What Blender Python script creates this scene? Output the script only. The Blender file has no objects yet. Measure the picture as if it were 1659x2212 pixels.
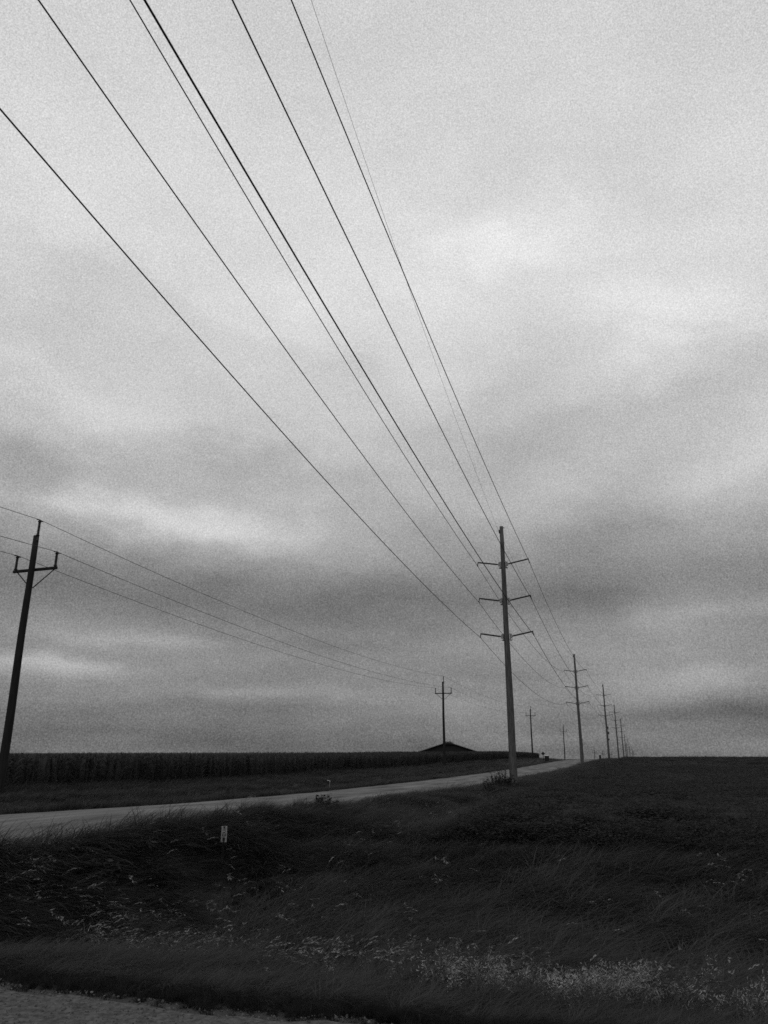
import bpy, bmesh, math, random
import numpy as np
from mathutils import Vector, Matrix

random.seed(7)
RNG = np.random.default_rng(11)
SC = bpy.context.scene
COL = SC.collection
PI = math.pi

# ------------------------------------------------------------------ camera
EYE = 1.6
PITCH = math.atan((1637 - 1106) / 1634.0)
cam_data = bpy.data.cameras.new('camera')
cam_data.sensor_fit = 'VERTICAL'
cam_data.sensor_height = 36.0
cam_data.lens = 36.0 * 1634.0 / 2212.0
cam_data.clip_start = 0.05
cam_data.clip_end = 9000.0
cam = bpy.data.objects.new('camera', cam_data)
COL.objects.link(cam)
cam.location = (0, 0, EYE)
cam.rotation_euler = (PI / 2 + PITCH, 0, 0)
SC.camera = cam

SC.view_settings.view_transform = 'Standard'
SC.view_settings.look = 'None'
SC.view_settings.exposure = 0.0
SC.view_settings.gamma = 1.0
SC.view_settings.use_curve_mapping = False
SC.cycles.use_denoising = False
SC.cycles.max_bounces = 3
SC.cycles.diffuse_bounces = 2
SC.cycles.pixel_filter_type = 'BLACKMAN_HARRIS'
SC.cycles.filter_width = 1.6

CP, SP = math.cos(PITCH), math.sin(PITCH)


def pix_dir(px, py):
    """direction seen at a point of the 1659 x 2212 photograph"""
    x = (px - 829.5) / 1634.0
    v = (1106 - py) / 1634.0
    return x, CP - v * SP, SP + v * CP


def at(px, py, Y):
    x, y, z = pix_dir(px, py)
    return Vector((x / y * Y, Y, EYE + z / y * Y))


def az_el(px, py):
    x, y, z = pix_dir(px, py)
    return math.atan2(x, y), math.atan2(z, math.hypot(x, y))


# ------------------------------------------------------------------ sky (overcast, cloud bands over a grey Nishita sky)
SUN_EL, SUN_ROT = math.radians(52), math.radians(205)


def make_world():
    w = bpy.data.worlds.new('World')
    SC.world = w
    w.use_nodes = True
    nt = w.node_tree
    N, L = nt.nodes, nt.links
    N.clear()

    def node(t, **kw):
        n = N.new(t)
        for k, v in kw.items():
            setattr(n, k, v)
        return n

    def put(sock, v):
        if isinstance(v, (int, float, tuple)):
            sock.default_value = v
        else:
            L.new(v, sock)

    def mth(op, a, b=None, c=None, clamp=False):
        n = node('ShaderNodeMath', operation=op, use_clamp=clamp)
        put(n.inputs[0], a)
        if b is not None:
            put(n.inputs[1], b)
        if c is not None:
            put(n.inputs[2], c)
        return n.outputs[0]

    tc = node('ShaderNodeTexCoord')
    nrm = node('ShaderNodeVectorMath', operation='NORMALIZE')
    L.new(tc.outputs['Generated'], nrm.inputs[0])
    sep = node('ShaderNodeSeparateXYZ')
    L.new(nrm.outputs[0], sep.inputs[0])
    x, y, z = sep.outputs
    az = mth('ARCTAN2', x, y)
    el = mth('ARCSINE', z)
    # the cloud deck as a layer overhead: features shrink and flatten towards the horizon
    zz = mth('ADD', mth('MAXIMUM', z, 0.0), 0.10)
    cu, cv = mth('DIVIDE', x, zz), mth('DIVIDE', y, zz)
    deck = node('ShaderNodeCombineXYZ')
    L.new(cu, deck.inputs[0])
    L.new(cv, deck.inputs[1])

    def noise(vec, scale, detail, rough, off=(0, 0, 0), stretch=(1, 1, 1), dist=0.0):
        m = node('ShaderNodeMapping')
        L.new(vec, m.inputs['Vector'])
        m.inputs['Location'].default_value = off
        m.inputs['Scale'].default_value = stretch
        n = node('ShaderNodeTexNoise')
        n.noise_dimensions = '3D'
        L.new(m.outputs[0], n.inputs['Vector'])
        n.inputs['Scale'].default_value = scale
        n.inputs['Detail'].default_value = detail
        n.inputs['Roughness'].default_value = rough
        n.inputs['Distortion'].default_value = dist
        return n.outputs['Fac']

    # wandering of the bank edges
    wa = mth('SUBTRACT', noise(nrm.outputs[0], 6.0, 5, 0.55, (3, 1, 0), (1, 1, 2)), 0.5)
    wb = mth('SUBTRACT', noise(nrm.outputs[0], 7.0, 6, 0.55, (9, 4, 2), (1, 1, 2)), 0.5)
    P = node('ShaderNodeCombineXYZ')
    L.new(mth('MULTIPLY_ADD', wa, 0.22, az), P.inputs[0])
    elw = mth('MULTIPLY_ADD', wb, mth('MULTIPLY_ADD', mth('MAXIMUM', el, 0.0), 0.26, 0.022), el)
    L.new(elw, P.inputs[1])

    prof = [(1637, .43), (1600, .43), (1540, .475), (1490, .50), (1440, .545), (1390, .53), (1330, .50), (1280, .50), (1220, .57),
            (1150, .65), (1060, .70), (960, .745), (880, .79), (760, .825), (640, .855), (500, .85), (300, .83), (0, .815)]
    ramp = node('ShaderNodeValToRGB')
    ramp.color_ramp.interpolation = 'B_SPLINE'
    els = ramp.color_ramp.elements
    els[0].position = 0.0
    els[0].color = (.43, .43, .43, 1)
    els[1].position = 1.0
    els[1].color = (.82, .82, .82, 1)
    for py, v in prof:
        e = az_el(829.5, py)[1] / (PI / 2)
        if e <= 0.001:
            continue
        q = els.new(min(e, .99))
        q.color = (v, v, v, 1)
    L.new(mth('DIVIDE', elw, PI / 2, clamp=True), ramp.inputs[0])
    bw0 = node('ShaderNodeRGBToBW')
    L.new(ramp.outputs[0], bw0.inputs[0])
    val = bw0.outputs[0]

    banks = [
        (1090, 520, 260, 60, 10, .065), (1420, 680, 220, 45, 10, .065), (800, 610, 330, 60, -8, .03), (600, 720, 260, 40, 20, .03),
        (250, 600, 330, 55, 5, -.05), (40, 670, 150, 90, 0, -.05), (200, 875, 260, 75, 8, .06), (80, 1005, 220, 40, 5, -.075),
        (520, 1000, 220, 36, 5, -.05), (165, 1080, 90, 44, -10, .08), (390, 1128, 240, 50, 2, .19), (700, 800, 200, 40, 15, -.04),
        (80, 1240, 260, 60, 0, -.04), (620, 1285, 380, 45, 0, -.085), (1270, 1295, 150, 45, 0, -.06), (1640, 985, 170, 80, -20, .11),
        (1430, 1130, 230, 60, -15, -.05), (1180, 1060, 200, 60, -30, .03), (70, 1440, 150, 22, 0, .15), (270, 1385, 190, 22, 0, .09),
        (560, 1498, 230, 18, 0, .085), (960, 1535, 170, 32, 3, .06), (700, 1400, 260, 24, 0, -.05), (1500, 1478, 220, 34, 0, .11),
        (1500, 1320, 190, 36, -5, .09), (1600, 1535, 150, 16, 0, -.06), (1520, 1595, 330, 32, 0, .06), (250, 1560, 330, 40, 0, -.03),
        (1330, 900, 330, 50, -12, -.04), (1000, 900, 200, 40, -20, -.02), (1200, 320, 300, 60, 15, -.02), (640, 70, 330, 120, 0, -.015),
        (1000, 1150, 170, 40, 20, -.03), (1340, 1520, 120, 20, 0, .03), (1000, 1450, 200, 20, 0, -.02), (780, 960, 200, 26, 10, .02),
    ]
    for px, py, rx, ry, ang, amp in banks:
        a0, e0 = az_el(px, py)
        m = node('ShaderNodeMapping', vector_type='TEXTURE')
        L.new(P.outputs[0], m.inputs['Vector'])
        m.inputs['Location'].default_value = (a0, e0, 0)
        m.inputs['Rotation'].default_value = (0, 0, -math.radians(ang))
        k = 1.0 / 1700.0
        m.inputs['Scale'].default_value = (rx * k, ry * k, 1)
        d = node('ShaderNodeVectorMath', operation='DOT_PRODUCT')
        L.new(m.outputs[0], d.inputs[0])
        L.new(m.outputs[0], d.inputs[1])
        ex = mth('EXPONENT', mth('MULTIPLY', d.outputs['Value'], -1.0))
        val = mth('MULTIPLY_ADD', ex, amp, val)
    # cloud body texture: soft rolls, streaks, and a fine grain that runs down to the smallest wisps
    n1 = noise(nrm.outputs[0], 3.4, 7, 0.55, (5, 2, 1), (1, 1, 1.8), 0.2)
    n2 = noise(nrm.outputs[0], 8.0, 8, 0.58, (1, 7, 3), (1, 1, 2.2), 0.2)
    n3 = noise(nrm.outputs[0], 620, 1, 0.9)
    low = mth('SUBTRACT', 1.25, mth('MULTIPLY', el, 0.9))
    val = mth('ADD', val, mth('MULTIPLY', mth('SUBTRACT', n1, 0.5), mth('MULTIPLY', low, .17)))
    val = mth('ADD', val, mth('MULTIPLY', mth('SUBTRACT', n2, 0.5), mth('MULTIPLY', low, .085)))
    val = mth('ADD', val, mth('MULTIPLY', mth('SUBTRACT', n3, 0.5), .34))
    band = node('ShaderNodeCombineXYZ')
    L.new(mth('MULTIPLY', az, 2.6), band.inputs[0])
    L.new(mth('MULTIPLY', elw, 26.0), band.inputs[1])
    n4 = noise(band.outputs[0], 1.0, 6, 0.55, (4.3, 2.1, 0))
    flat = mth('EXPONENT', mth('MULTIPLY', mth('MAXIMUM', el, 0.0), -6.0))
    val = mth('ADD', val, mth('MULTIPLY', mth('SUBTRACT', n4, 0.5), mth('MULTIPLY', flat, .26)))
    lum = mth('POWER', mth('MAXIMUM', val, 0.03), 2.2)
    # under the horizon the world is as dark as the land
    sky = node('ShaderNodeTexSky', sky_type='NISHITA')
    sky.sun_disc = False
    sky.sun_elevation = SUN_EL
    sky.sun_rotation = SUN_ROT
    bw = node('ShaderNodeRGBToBW')
    L.new(sky.outputs[0], bw.inputs[0])
    mix = mth('ADD', mth('MULTIPLY', bw.outputs[0], 0.03), mth('MULTIPLY', lum, 9.7))
    bg = node('ShaderNodeBackground')
    L.new(mix, bg.inputs['Color'])
    bg.inputs['Strength'].default_value = 0.1
    w.cycles.sampling_method = 'MANUAL'
    w.cycles.sample_map_resolution = 512
    out = node('ShaderNodeOutputWorld')
    L.new(bg.outputs[0], out.inputs[0])


make_world()
sun_d = bpy.data.lights.new('sun', 'SUN')
sun_d.energy = 0.6
sun_d.angle = math.radians(35)
sun_d.color = (1.0, 1.0, 1.0)
sun = bpy.data.objects.new('sun', sun_d)
COL.objects.link(sun)
# sun_rotation is measured clockwise from +Y
sd = Vector((math.sin(SUN_ROT) * math.cos(SUN_EL), math.cos(SUN_ROT) * math.cos(SUN_EL), math.sin(SUN_EL)))
sun.rotation_euler = sd.to_track_quat('Z', 'Y').to_euler()


# ------------------------------------------------------------------ materials (the photograph is black and white: all greys)
def material(name, lo, hi, scale=8.0, rough=0.85, stretch=(1, 1, 1), bump=0.0, along=0.0, detail=6, coords='Object', metal=0.0, per_object=0.0, spec=0.3,
             contrast=(0.35, 0.65), thin=0.0):
    m = bpy.data.materials.new(name)
    m.use_nodes = True
    nt = m.node_tree
    b = nt.nodes['Principled BSDF']
    tc = nt.nodes.new('ShaderNodeTexCoord')
    mp = nt.nodes.new('ShaderNodeMapping')
    mp.inputs['Scale'].default_value = stretch
    if along:      # streaks that run with the wheels
        mp.vector_type = 'TEXTURE'
        mp.inputs['Rotation'].default_value = (0, 0, -math.atan(0.327))
        mp.inputs['Scale'].default_value = (1, along, 1)
    nt.links.new(tc.outputs[coords], mp.inputs[0])
    n = nt.nodes.new('ShaderNodeTexNoise')
    n.inputs['Scale'].default_value = scale
    n.inputs['Detail'].default_value = detail
    n.inputs['Roughness'].default_value = 0.65
    nt.links.new(mp.outputs[0], n.inputs['Vector'])
    r = nt.nodes.new('ShaderNodeMapRange')
    r.inputs['From Min'].default_value = contrast[0]
    r.inputs['From Max'].default_value = contrast[1]
    r.inputs['To Min'].default_value = lo
    r.inputs['To Max'].default_value = hi
    nt.links.new(n.outputs['Fac'], r.inputs['Value'])
    src = r.outputs[0]
    if per_object:
        oi = nt.nodes.new('ShaderNodeObjectInfo')
        k = nt.nodes.new('ShaderNodeMapRange')
        k.inputs['To Min'].default_value = 1 - per_object
        k.inputs['To Max'].default_value = 1 + per_object
        nt.links.new(oi.outputs['Random'], k.inputs['Value'])
        mu = nt.nodes.new('ShaderNodeMath')
        mu.operation = 'MULTIPLY'
        nt.links.new(src, mu.inputs[0])
        nt.links.new(k.outputs[0], mu.inputs[1])
        src = mu.outputs[0]
    cb = nt.nodes.new('ShaderNodeCombineColor')
    for i in range(3):
        nt.links.new(src, cb.inputs[i])
    nt.links.new(cb.outputs[0], b.inputs['Base Color'])
    b.inputs['Roughness'].default_value = rough
    b.inputs['Metallic'].default_value = metal
    b.inputs['Specular IOR Level'].default_value = spec
    if thin:      # light passing through thin leaves
        tr = nt.nodes.new('ShaderNodeBsdfTranslucent')
        nt.links.new(cb.outputs[0], tr.inputs['Color'])
        mx = nt.nodes.new('ShaderNodeMixShader')
        mx.inputs[0].default_value = thin
        nt.links.new(b.outputs[0], mx.inputs[1])
        nt.links.new(tr.outputs[0], mx.inputs[2])
        nt.links.new(mx.outputs[0], nt.nodes['Material Output'].inputs['Surface'])
    if bump:
        bp = nt.nodes.new('ShaderNodeBump')
        bp.inputs['Strength'].default_value = 0.7
        bp.inputs['Distance'].default_value = bump
        nt.links.new(n.outputs['Fac'], bp.inputs['Height'])
        nt.links.new(bp.outputs[0], b.inputs['Normal'])
    return m


M = {
    'soil': material('dark_soil', .036, .052, 3.0, .95, bump=.03, spec=.1),
    'gravel_far': material('pale_gravel', .055, .165, 1.6, .95, bump=.012, detail=15, contrast=(.34, .66), spec=.1, along=7.0),
    'gravel_near': material('dark_gravel', .038, .105, 22.0, .95, bump=.006, detail=15, contrast=(.38, .66), spec=.1),
    'stone': material('grey_stone', .05, .10, 6.0, .9, per_object=.5, spec=.1),
    'grass': material('green_grass', .038, .060, 1.2, .8, per_object=.45, spec=.10, thin=.4),
    'short_grass': material('short_grass', .014, .021, 1.2, .8, per_object=.3, spec=.08, thin=.35),
    'straw': material('dry_straw', .10, .27, 5.0, .7, per_object=.6, spec=.15, thin=.3),
    'verge': material('verge_grass', .032, .055, 1.0, .85, per_object=.4, spec=.10, thin=.35),
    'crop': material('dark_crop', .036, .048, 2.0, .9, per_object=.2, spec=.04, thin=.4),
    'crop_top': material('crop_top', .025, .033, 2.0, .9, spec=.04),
    'corn': material('corn_leaf', .044, .056, 2.0, .9, per_object=.25, spec=.04, thin=.4),
    'weed': material('weed_leaf', .016, .03, 4.0, .8, per_object=.3, spec=.2),
    'wood': material('weathered_pole_wood', .038, .105, 9.0, .85, (2.2, 2.2, .22), bump=.006, detail=9, spec=.15),
    'dark_wood': material('creosoted_pole_wood', .010, .021, 8.0, .8, (2, 2, .2), bump=.006, detail=8, spec=.12),
    'steel': material('galvanised_steel', .20, .30, 12.0, .6, spec=.4),
    'polymer': material('dark_polymer', .012, .022, 10.0, .6, spec=.25),
    'cable': material('cable_aluminium', .02, .05, 2.0, .7, spec=.2),
    'dark_steel': material('dark_steel', .02, .035, 10.0, .6, spec=.3),
    'barn_wall': material('dark_barn_wall', .014, .022, .5, .85, spec=.1),
    'barn_roof': material('grey_barn_roof', .10, .15, .5, .6, spec=.2),
    'pale_trim': material('pale_trim', .12, .18, 2.0, .7),
    'sign_white': material('weathered_white_plastic', .20, .36, 30.0, .7, spec=.2),
    'sign_black': material('black_print', .01, .02, 30.0, .7, spec=.2),
    'pale_lid': material('pale_lid', .38, .5, 3.0, .6),
}


# ------------------------------------------------------------------ helpers
def link(name, me, mat=None, parent=None, loc=None):
    o = bpy.data.objects.new(name, me)
    COL.objects.link(o)
    if mat is not None:
        me.materials.append(mat)
    if parent is not None:
        o.parent = parent
    if loc is not None:
        o.location = loc
    return o


def mesh_np(name, verts, faces, smooth=False):
    me = bpy.data.meshes.new(name)
    me.from_pydata([tuple(map(float, v)) for v in verts], [], faces)
    if smooth:
        me.polygons.foreach_set('use_smooth', [True] * len(me.polygons))
    me.update()
    return me


def bm_obj(name, bm, mat, parent=None, loc=None, smooth=False):
    me = bpy.data.meshes.new(name)
    bm.to_mesh(me)
    bm.free()
    if smooth:
        me.polygons.foreach_set('use_smooth', [True] * len(me.polygons))
    return link(name, me, mat, parent, loc)


def tag(o, label=None, cat=None, group=None, kind=None):
    if label:
        o['label'] = label
    if cat:
        o['category'] = cat
    if group:
        o['group'] = group
    if kind:
        o['kind'] = kind
    return o


def empty(name, loc, rz=0.0):
    o = bpy.data.objects.new(name, None)
    COL.objects.link(o)
    o.location = loc
    o.rotation_euler = (0, 0, rz)
    return o


def add_tube(bm, pts, radii, n=8, caps=True):
    """lofted tube through pts"""
    pts = [Vector(p) for p in pts]
    if isinstance(radii, (int, float)):
        radii = [radii] * len(pts)
    rings = []
    prev = None
    for i, p in enumerate(pts):
        if i == 0:
            t = pts[1] - pts[0]
        elif i == len(pts) - 1:
            t = pts[-1] - pts[-2]
        else:
            t = pts[i + 1] - pts[i - 1]
        t.normalize()
        ref = prev if prev is not None else (Vector((0, 0, 1)) if abs(t.z) < .9 else Vector((1, 0, 0)))
        a = (ref - t * ref.dot(t)).normalized()
        prev = a
        b = t.cross(a)
        rings.append([bm.verts.new(p + (a * math.cos(2 * PI * k / n) + b * math.sin(2 * PI * k / n)) * radii[i]) for k in range(n)])
    for r0, r1 in zip(rings, rings[1:]):
        for k in range(n):
            bm.faces.new((r0[k], r0[(k + 1) % n], r1[(k + 1) % n], r1[k]))
    if caps:
        bm.faces.new(rings[0][::-1])
        bm.faces.new(rings[-1])


def add_box(bm, c, size, rot=None, bevel=0.0):
    g = bmesh.ops.create_cube(bm, size=1.0)
    vs = g['verts']
    bmesh.ops.scale(bm, vec=size, verts=vs)
    if bevel:
        es = list({e for v in vs for e in v.link_edges})
        r = bmesh.ops.bevel(bm, geom=es, offset=bevel, segments=1, affect='EDGES')
        vs = list({v for f in r['faces'] for v in f.verts} | {v for v in vs if v.is_valid})
    if rot is not None:
        bmesh.ops.rotate(bm, cent=(0, 0, 0), matrix=rot, verts=vs)
    bmesh.ops.translate(bm, vec=c, verts=vs)


def copy_tree(o, parent=None):
    c = o.copy()
    COL.objects.link(c)
    if parent is not None:
        c.parent = parent
    for ch in [k for k in SC.objects if k.parent == o]:
        copy_tree(ch, c)
    return c


# ------------------------------------------------------------------ the land
PHI = math.atan(0.327)
CF, SF = math.cos(PHI), math.sin(PHI)


def sc_of(X, Y):
    """along the roads (s) and to the road's side (c, positive towards the gravel road)"""
    return X * SF + Y * CF, Y * SF - X * CF


def xy_of(s, c):
    return s * SF - c * CF, s * CF + c * SF


def smooth(e0, e1, x):
    t = np.clip((x - e0) / (e1 - e0), 0, 1)
    return t * t * (3 - 2 * t)


TK = np.array([(-400, 0), (-50, 0), (50, 0), (77, .12), (103, .38), (126, .72), (160, 1.12), (184, 1.25), (250, 1.0), (311, .2), (377, -3.4),
               (443, -5.9), (515, -7.1), (640, -8.6), (824, -10), (3000, -14), (9000, -14)], float)


def hills(s):
    s = np.asarray(s, float)
    r = 0
    for d, w in ((-12, .25), (0, .5), (12, .25)):
        r = r + w * np.interp(s + d, TK[:, 0], TK[:, 1])
    return r


def height(s, c):
    s = np.asarray(s, float)
    c = np.asarray(c, float)
    z = hills(s)
    d = np.interp(s, [5.0, 5.6, 7.0, 8.6, 11.5, 13.6, 17.5, 19], [0, -.05, -.42, -.84, -.95, -.80, -.10, 0])
    side = np.where(c < 12, 1 - smooth(6.2, 8.7, c), smooth(15.8, 18.5, c))
    z = z + d * side
    z = z + np.interp(s, [4.5, 8, 15, 24, 36], [0, .2, .27, .1, 0]) * smooth(7.6, 8.7, c)
    # shallow swales beside the gravel road
    z = z - .28 * np.exp(-((c - 6.0) / 1.1) ** 2) * smooth(14, 22, s)
    z = z - .45 * np.exp(-((c - 19.3) / 1.9) ** 2) * smooth(12, 20, s)
    rough = .035 * np.sin(s * 2.1 + 1.3 * np.sin(c * 1.7)) * np.sin(c * 1.9 + s * .6)
    on = smooth(5.6, 7.0, s) * np.where(c < 12, 1 - smooth(7.4, 8.4, c), smooth(15.6, 17, c))
    return z + rough * on


def axis(parts):
    out = []
    for a, b, st in parts:
        out += list(np.arange(a, b, st))
    out.append(parts[-1][1])
    return np.array(sorted(set(np.round(out, 4))))


S_AX = axis([(-400, -40, 60), (-40, -4, 6), (-4, 20, .35), (20, 60, 1.2), (60, 300, 6), (300, 700, 16), (700, 5000, 300)])
C_AX = axis([(-3500, -400, 400), (-400, -60, 30), (-60, -12, 3), (-12, 22, .4), (22, 60, 2), (60, 400, 20), (400, 3500, 400)])


def sheet(name, sa, ca, zf, mat):
    Sg, Cg = np.meshgrid(sa, ca, indexing='ij')
    Xg, Yg = Sg * SF - Cg * CF, Sg * CF + Cg * SF
    Z = zf(Sg, Cg)
    v = np.stack([Xg, Yg, Z], -1).reshape(-1, 3)
    n = len(ca)
    fc = []
    for i in range(len(sa) - 1):
        for j in range(n - 1):
            a = i * n + j
            fc.append((a, a + n, a + n + 1, a + 1))
    return link(name, mesh_np(name, v, fc, True), mat)


ground = sheet('ground', S_AX, C_AX, lambda s, c: height(s, c) - .14 * (smooth(8.2, 8.9, c) * (1 - smooth(15.2, 15.9, c))) * smooth(4, 6, s)
               - .10 * (1 - smooth(4.2, 5.2, s)) * smooth(-6.5, -5, s), M['soil'])
tag(ground, kind='structure', label='dark ground of the fields and ditch')

EDGE = lambda s: .16 * np.sin(s * .9) + .1 * np.sin(s * 2.7 + 1)


def road_z(s, c):
    u = (c - 12.05) / 3.4
    ridge = .035 * (np.exp(-((c - 12.05) / .5) ** 2)) - .02 * np.exp(-((np.abs(c - 12.05) - 1.6) / .5) ** 2)
    return hills(s) + np.interp(s, [4.5, 8, 15, 24, 36], [0, .2, .27, .1, 0]) + .10 * (1 - u * u) + ridge - .10 * (np.abs(u) > .99)


road_c = np.array([8.55, 8.75, 9.2, 9.7, 10.1, 10.5, 10.9, 11.3, 11.7, 12.05, 12.4, 12.8, 13.2, 13.6, 14.0, 14.4, 14.9, 15.35, 15.55])
rs = axis([(5.4, 60, 1.2), (60, 300, 6), (300, 900, 16)])
gravel_road = sheet('gravel_road', rs, road_c, road_z, M['gravel_far'])
tag(gravel_road, kind='structure', label='pale gravel road running to the horizon')


def near_edge(c):
    return 5.35 + .05 * np.sin(c * 1.3 + .5) + .035 * np.sin(c * 3.9) + .03 * np.sin(c * 9.3 + 2) + .022 * np.sin(c * 21 + np.sin(c * 7) * 2)


def cross():
    ca = np.concatenate([np.arange(-60, -8, 2.0), np.arange(-8, 20, .12), np.arange(20, 60, 2.0)])
    v, fc = [], []
    ts = [0, .05, .12, .22, .34, .46, .58, .68, .76, .83, .89, .94, .975, 1.0]
    for c in ca:
        e = float(near_edge(c))
        for t in ts:
            s = -4.5 + (e + 4.5) * t
            x, y = xy_of(s, c)
            z = .012 + .05 * (1 - (2 * t - 1) ** 2) - (.09 if t in (0, 1.0) else 0)
            v.append((x, y, z))
    n = len(ts)
    for i in range(len(ca) - 1):
        for j in range(n - 1):
            a = i * n + j
            fc.append((a, a + 1, a + n + 1, a + n))
    return link('cross_road', mesh_np('cross_road', v, fc, True), M['gravel_near'])


tag(cross(), kind='structure', label='dark gravel shoulder of the crossing road')


# ------------------------------------------------------------------ scattered plants (one instancer object per kind of stuff)
def scatter(name, pts, rot, scl, idx, protos, label, kind='stuff'):
    lib = bpy.data.collections.new(name + '_kinds')
    for i, me in enumerate(protos):
        o = bpy.data.objects.new('%s_kind_%02d' % (name, i), me)
        lib.objects.link(o)
    me = bpy.data.meshes.new(name)
    me.vertices.add(len(pts))
    me.vertices.foreach_set('co', np.asarray(pts, np.float32).ravel())
    a = me.attributes.new('rot', 'FLOAT_VECTOR', 'POINT')
    a.data.foreach_set('vector', np.asarray(rot, np.float32).ravel())
    a = me.attributes.new('scl', 'FLOAT_VECTOR', 'POINT')
    a.data.foreach_set('vector', np.asarray(scl, np.float32).ravel())
    a = me.attributes.new('idx', 'INT', 'POINT')
    a.data.foreach_set('value', np.asarray(idx, np.int32))
    o = link(name, me)
    ng = bpy.data.node_groups.new(name + '_scatter', 'GeometryNodeTree')
    ng.interface.new_socket(name='Geometry', in_out='INPUT', socket_type='NodeSocketGeometry')
    ng.interface.new_socket(name='Geometry', in_out='OUTPUT', socket_type='NodeSocketGeometry')
    N, L = ng.nodes, ng.links
    gi, go = N.new('NodeGroupInput'), N.new('NodeGroupOutput')
    ci = N.new('GeometryNodeCollectionInfo')
    ci.inputs['Collection'].default_value = lib
    ci.inputs['Separate Children'].default_value = True
    ci.inputs['Reset Children'].default_value = True
    ip = N.new('GeometryNodeInstanceOnPoints')

    def attr(nm, t):
        q = N.new('GeometryNodeInputNamedAttribute')
        q.data_type = t
        q.inputs['Name'].default_value = nm
        return q.outputs['Attribute']
    e = N.new('FunctionNodeEulerToRotation')
    L.new(attr('rot', 'FLOAT_VECTOR'), e.inputs[0])
    L.new(gi.outputs[0], ip.inputs['Points'])
    L.new(ci.outputs[0], ip.inputs['Instance'])
    ip.inputs['Pick Instance'].default_value = True
    L.new(attr('idx', 'INT'), ip.inputs['Instance Index'])
    L.new(e.outputs[0], ip.inputs['Rotation'])
    L.new(attr('scl', 'FLOAT_VECTOR'), ip.inputs['Scale'])
    L.new(ip.outputs[0], go.inputs[0])
    md = o.modifiers.new('scatter', 'NODES')
    md.node_group = ng
    tag(o, label=label, kind=kind)
    return o


def blade(V, F, base, az, length, lean, droop, width, segs=4, twist=0.0):
    """a grass blade that leaves the ground steeply and bends over in direction az"""
    ang = lean
    p = np.array(base, float)
    d = np.array([math.cos(az), math.sin(az), 0.0])
    side = np.array([-math.sin(az + twist), math.cos(az + twist), 0.0])
    step = length / segs
    i0 = len(V)
    for k in range(segs + 1):
        w = width * (1 - (k / segs) ** 1.6) * .5 + .0006
        V.append(p - side * w)
        V.append(p + side * w)
        if k < segs:
            dirv = d * math.sin(ang) + np.array([0, 0, 1.0]) * math.cos(ang)
            p = p + dirv * step
            ang += droop / segs
    for k in range(segs):
        a = i0 + 2 * k
        F.append((a, a + 1, a + 3, a + 2))


def tuft(name, n, spread, mat, h=(.6, 1.0), lean=(.05, .5), droop=(.4, 1.5), width=.012, wind=.9, segs=4):
    V, F = [], []
    for _ in range(n):
        r, t = spread * math.sqrt(random.random()), random.uniform(0, 2 * PI)
        az = random.gauss(0, wind)
        blade(V, F, (r * math.cos(t), r * math.sin(t), -.04), az, random.uniform(*h), random.uniform(*lean), random.uniform(*droop),
              width * random.uniform(.6, 1.3), segs, random.uniform(-.6, .6))
    me = mesh_np(name, V, F)
    me.materials.append(mat)
    return me


def seed_stalk(name, kind):
    """thin green stem arching over downwind; only its dry seed head is pale"""
    L_, lean, droop = random.uniform(.8, 1.1), random.uniform(.1, .4), random.uniform(1.3, 2.5)
    segs = 9
    ang, p = lean, np.zeros(3)
    pts = [p.copy()]
    for k in range(segs):
        p = p + np.array([math.sin(ang), 0, math.cos(ang)]) * L_ / segs
        ang += droop / segs * (0.25 + 1.5 * k / segs)
        pts.append(p.copy())
    bm = bmesh.new()
    add_tube(bm, pts, [.004 - .002 * k / segs for k in range(segs + 1)], 3)
    nstem = len(bm.faces)

    def lozenge(q, dv, w):
        sv = np.cross(dv, [random.gauss(0, .5), random.gauss(0, .5), 1.0])
        sv = sv / (np.linalg.norm(sv) + 1e-6) * w
        bm.faces.new([bm.verts.new(x) for x in (q, q + dv * .5 - sv, q + dv, q + dv * .5 + sv)])
    if kind in (0, 1):       # slim arched head
        tl = pts[-3:]
        for a, b in zip(tl, tl[1:]):
            for i in range(5):
                q = a + (b - a) * i / 5
                lozenge(q, (b - a) * random.uniform(.5, .85) + np.array([random.gauss(0, .008), random.gauss(0, .012), random.gauss(0, .008)]), random.uniform(.003, .006))
    elif kind == 2:          # looser plume
        for i in range(16):
            q = pts[-3] + (pts[-1] - pts[-3]) * random.random()
            lozenge(q, np.array([random.gauss(.05, .03), random.gauss(0, .03), random.gauss(-.01, .035)]), random.uniform(.005, .010))
    else:                    # forb with small pale flower tufts hanging off its upper half
        for i in range(12):
            c = pts[3] + (pts[6] - pts[3]) * random.random() + np.array([random.gauss(0, .05), random.gauss(0, .05), random.gauss(.06, .08)])
            for j in range(6):
                lozenge(c + np.array([random.gauss(0, .022), random.gauss(0, .022), random.gauss(0, .035)]),
                        np.array([random.gauss(.02, .022), random.gauss(0, .022), random.gauss(-.008, .028)]), random.uniform(.004, .009))
    me0 = bpy.data.meshes.new(name)
    bm.to_mesh(me0)
    bm.free()
    me0.materials.append(M['grass'])
    me0.materials.append(M['straw'])
    me0.polygons.foreach_set('material_index', [0 if k < nstem else 1 for k in range(len(me0.polygons))])
    return me0


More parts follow.
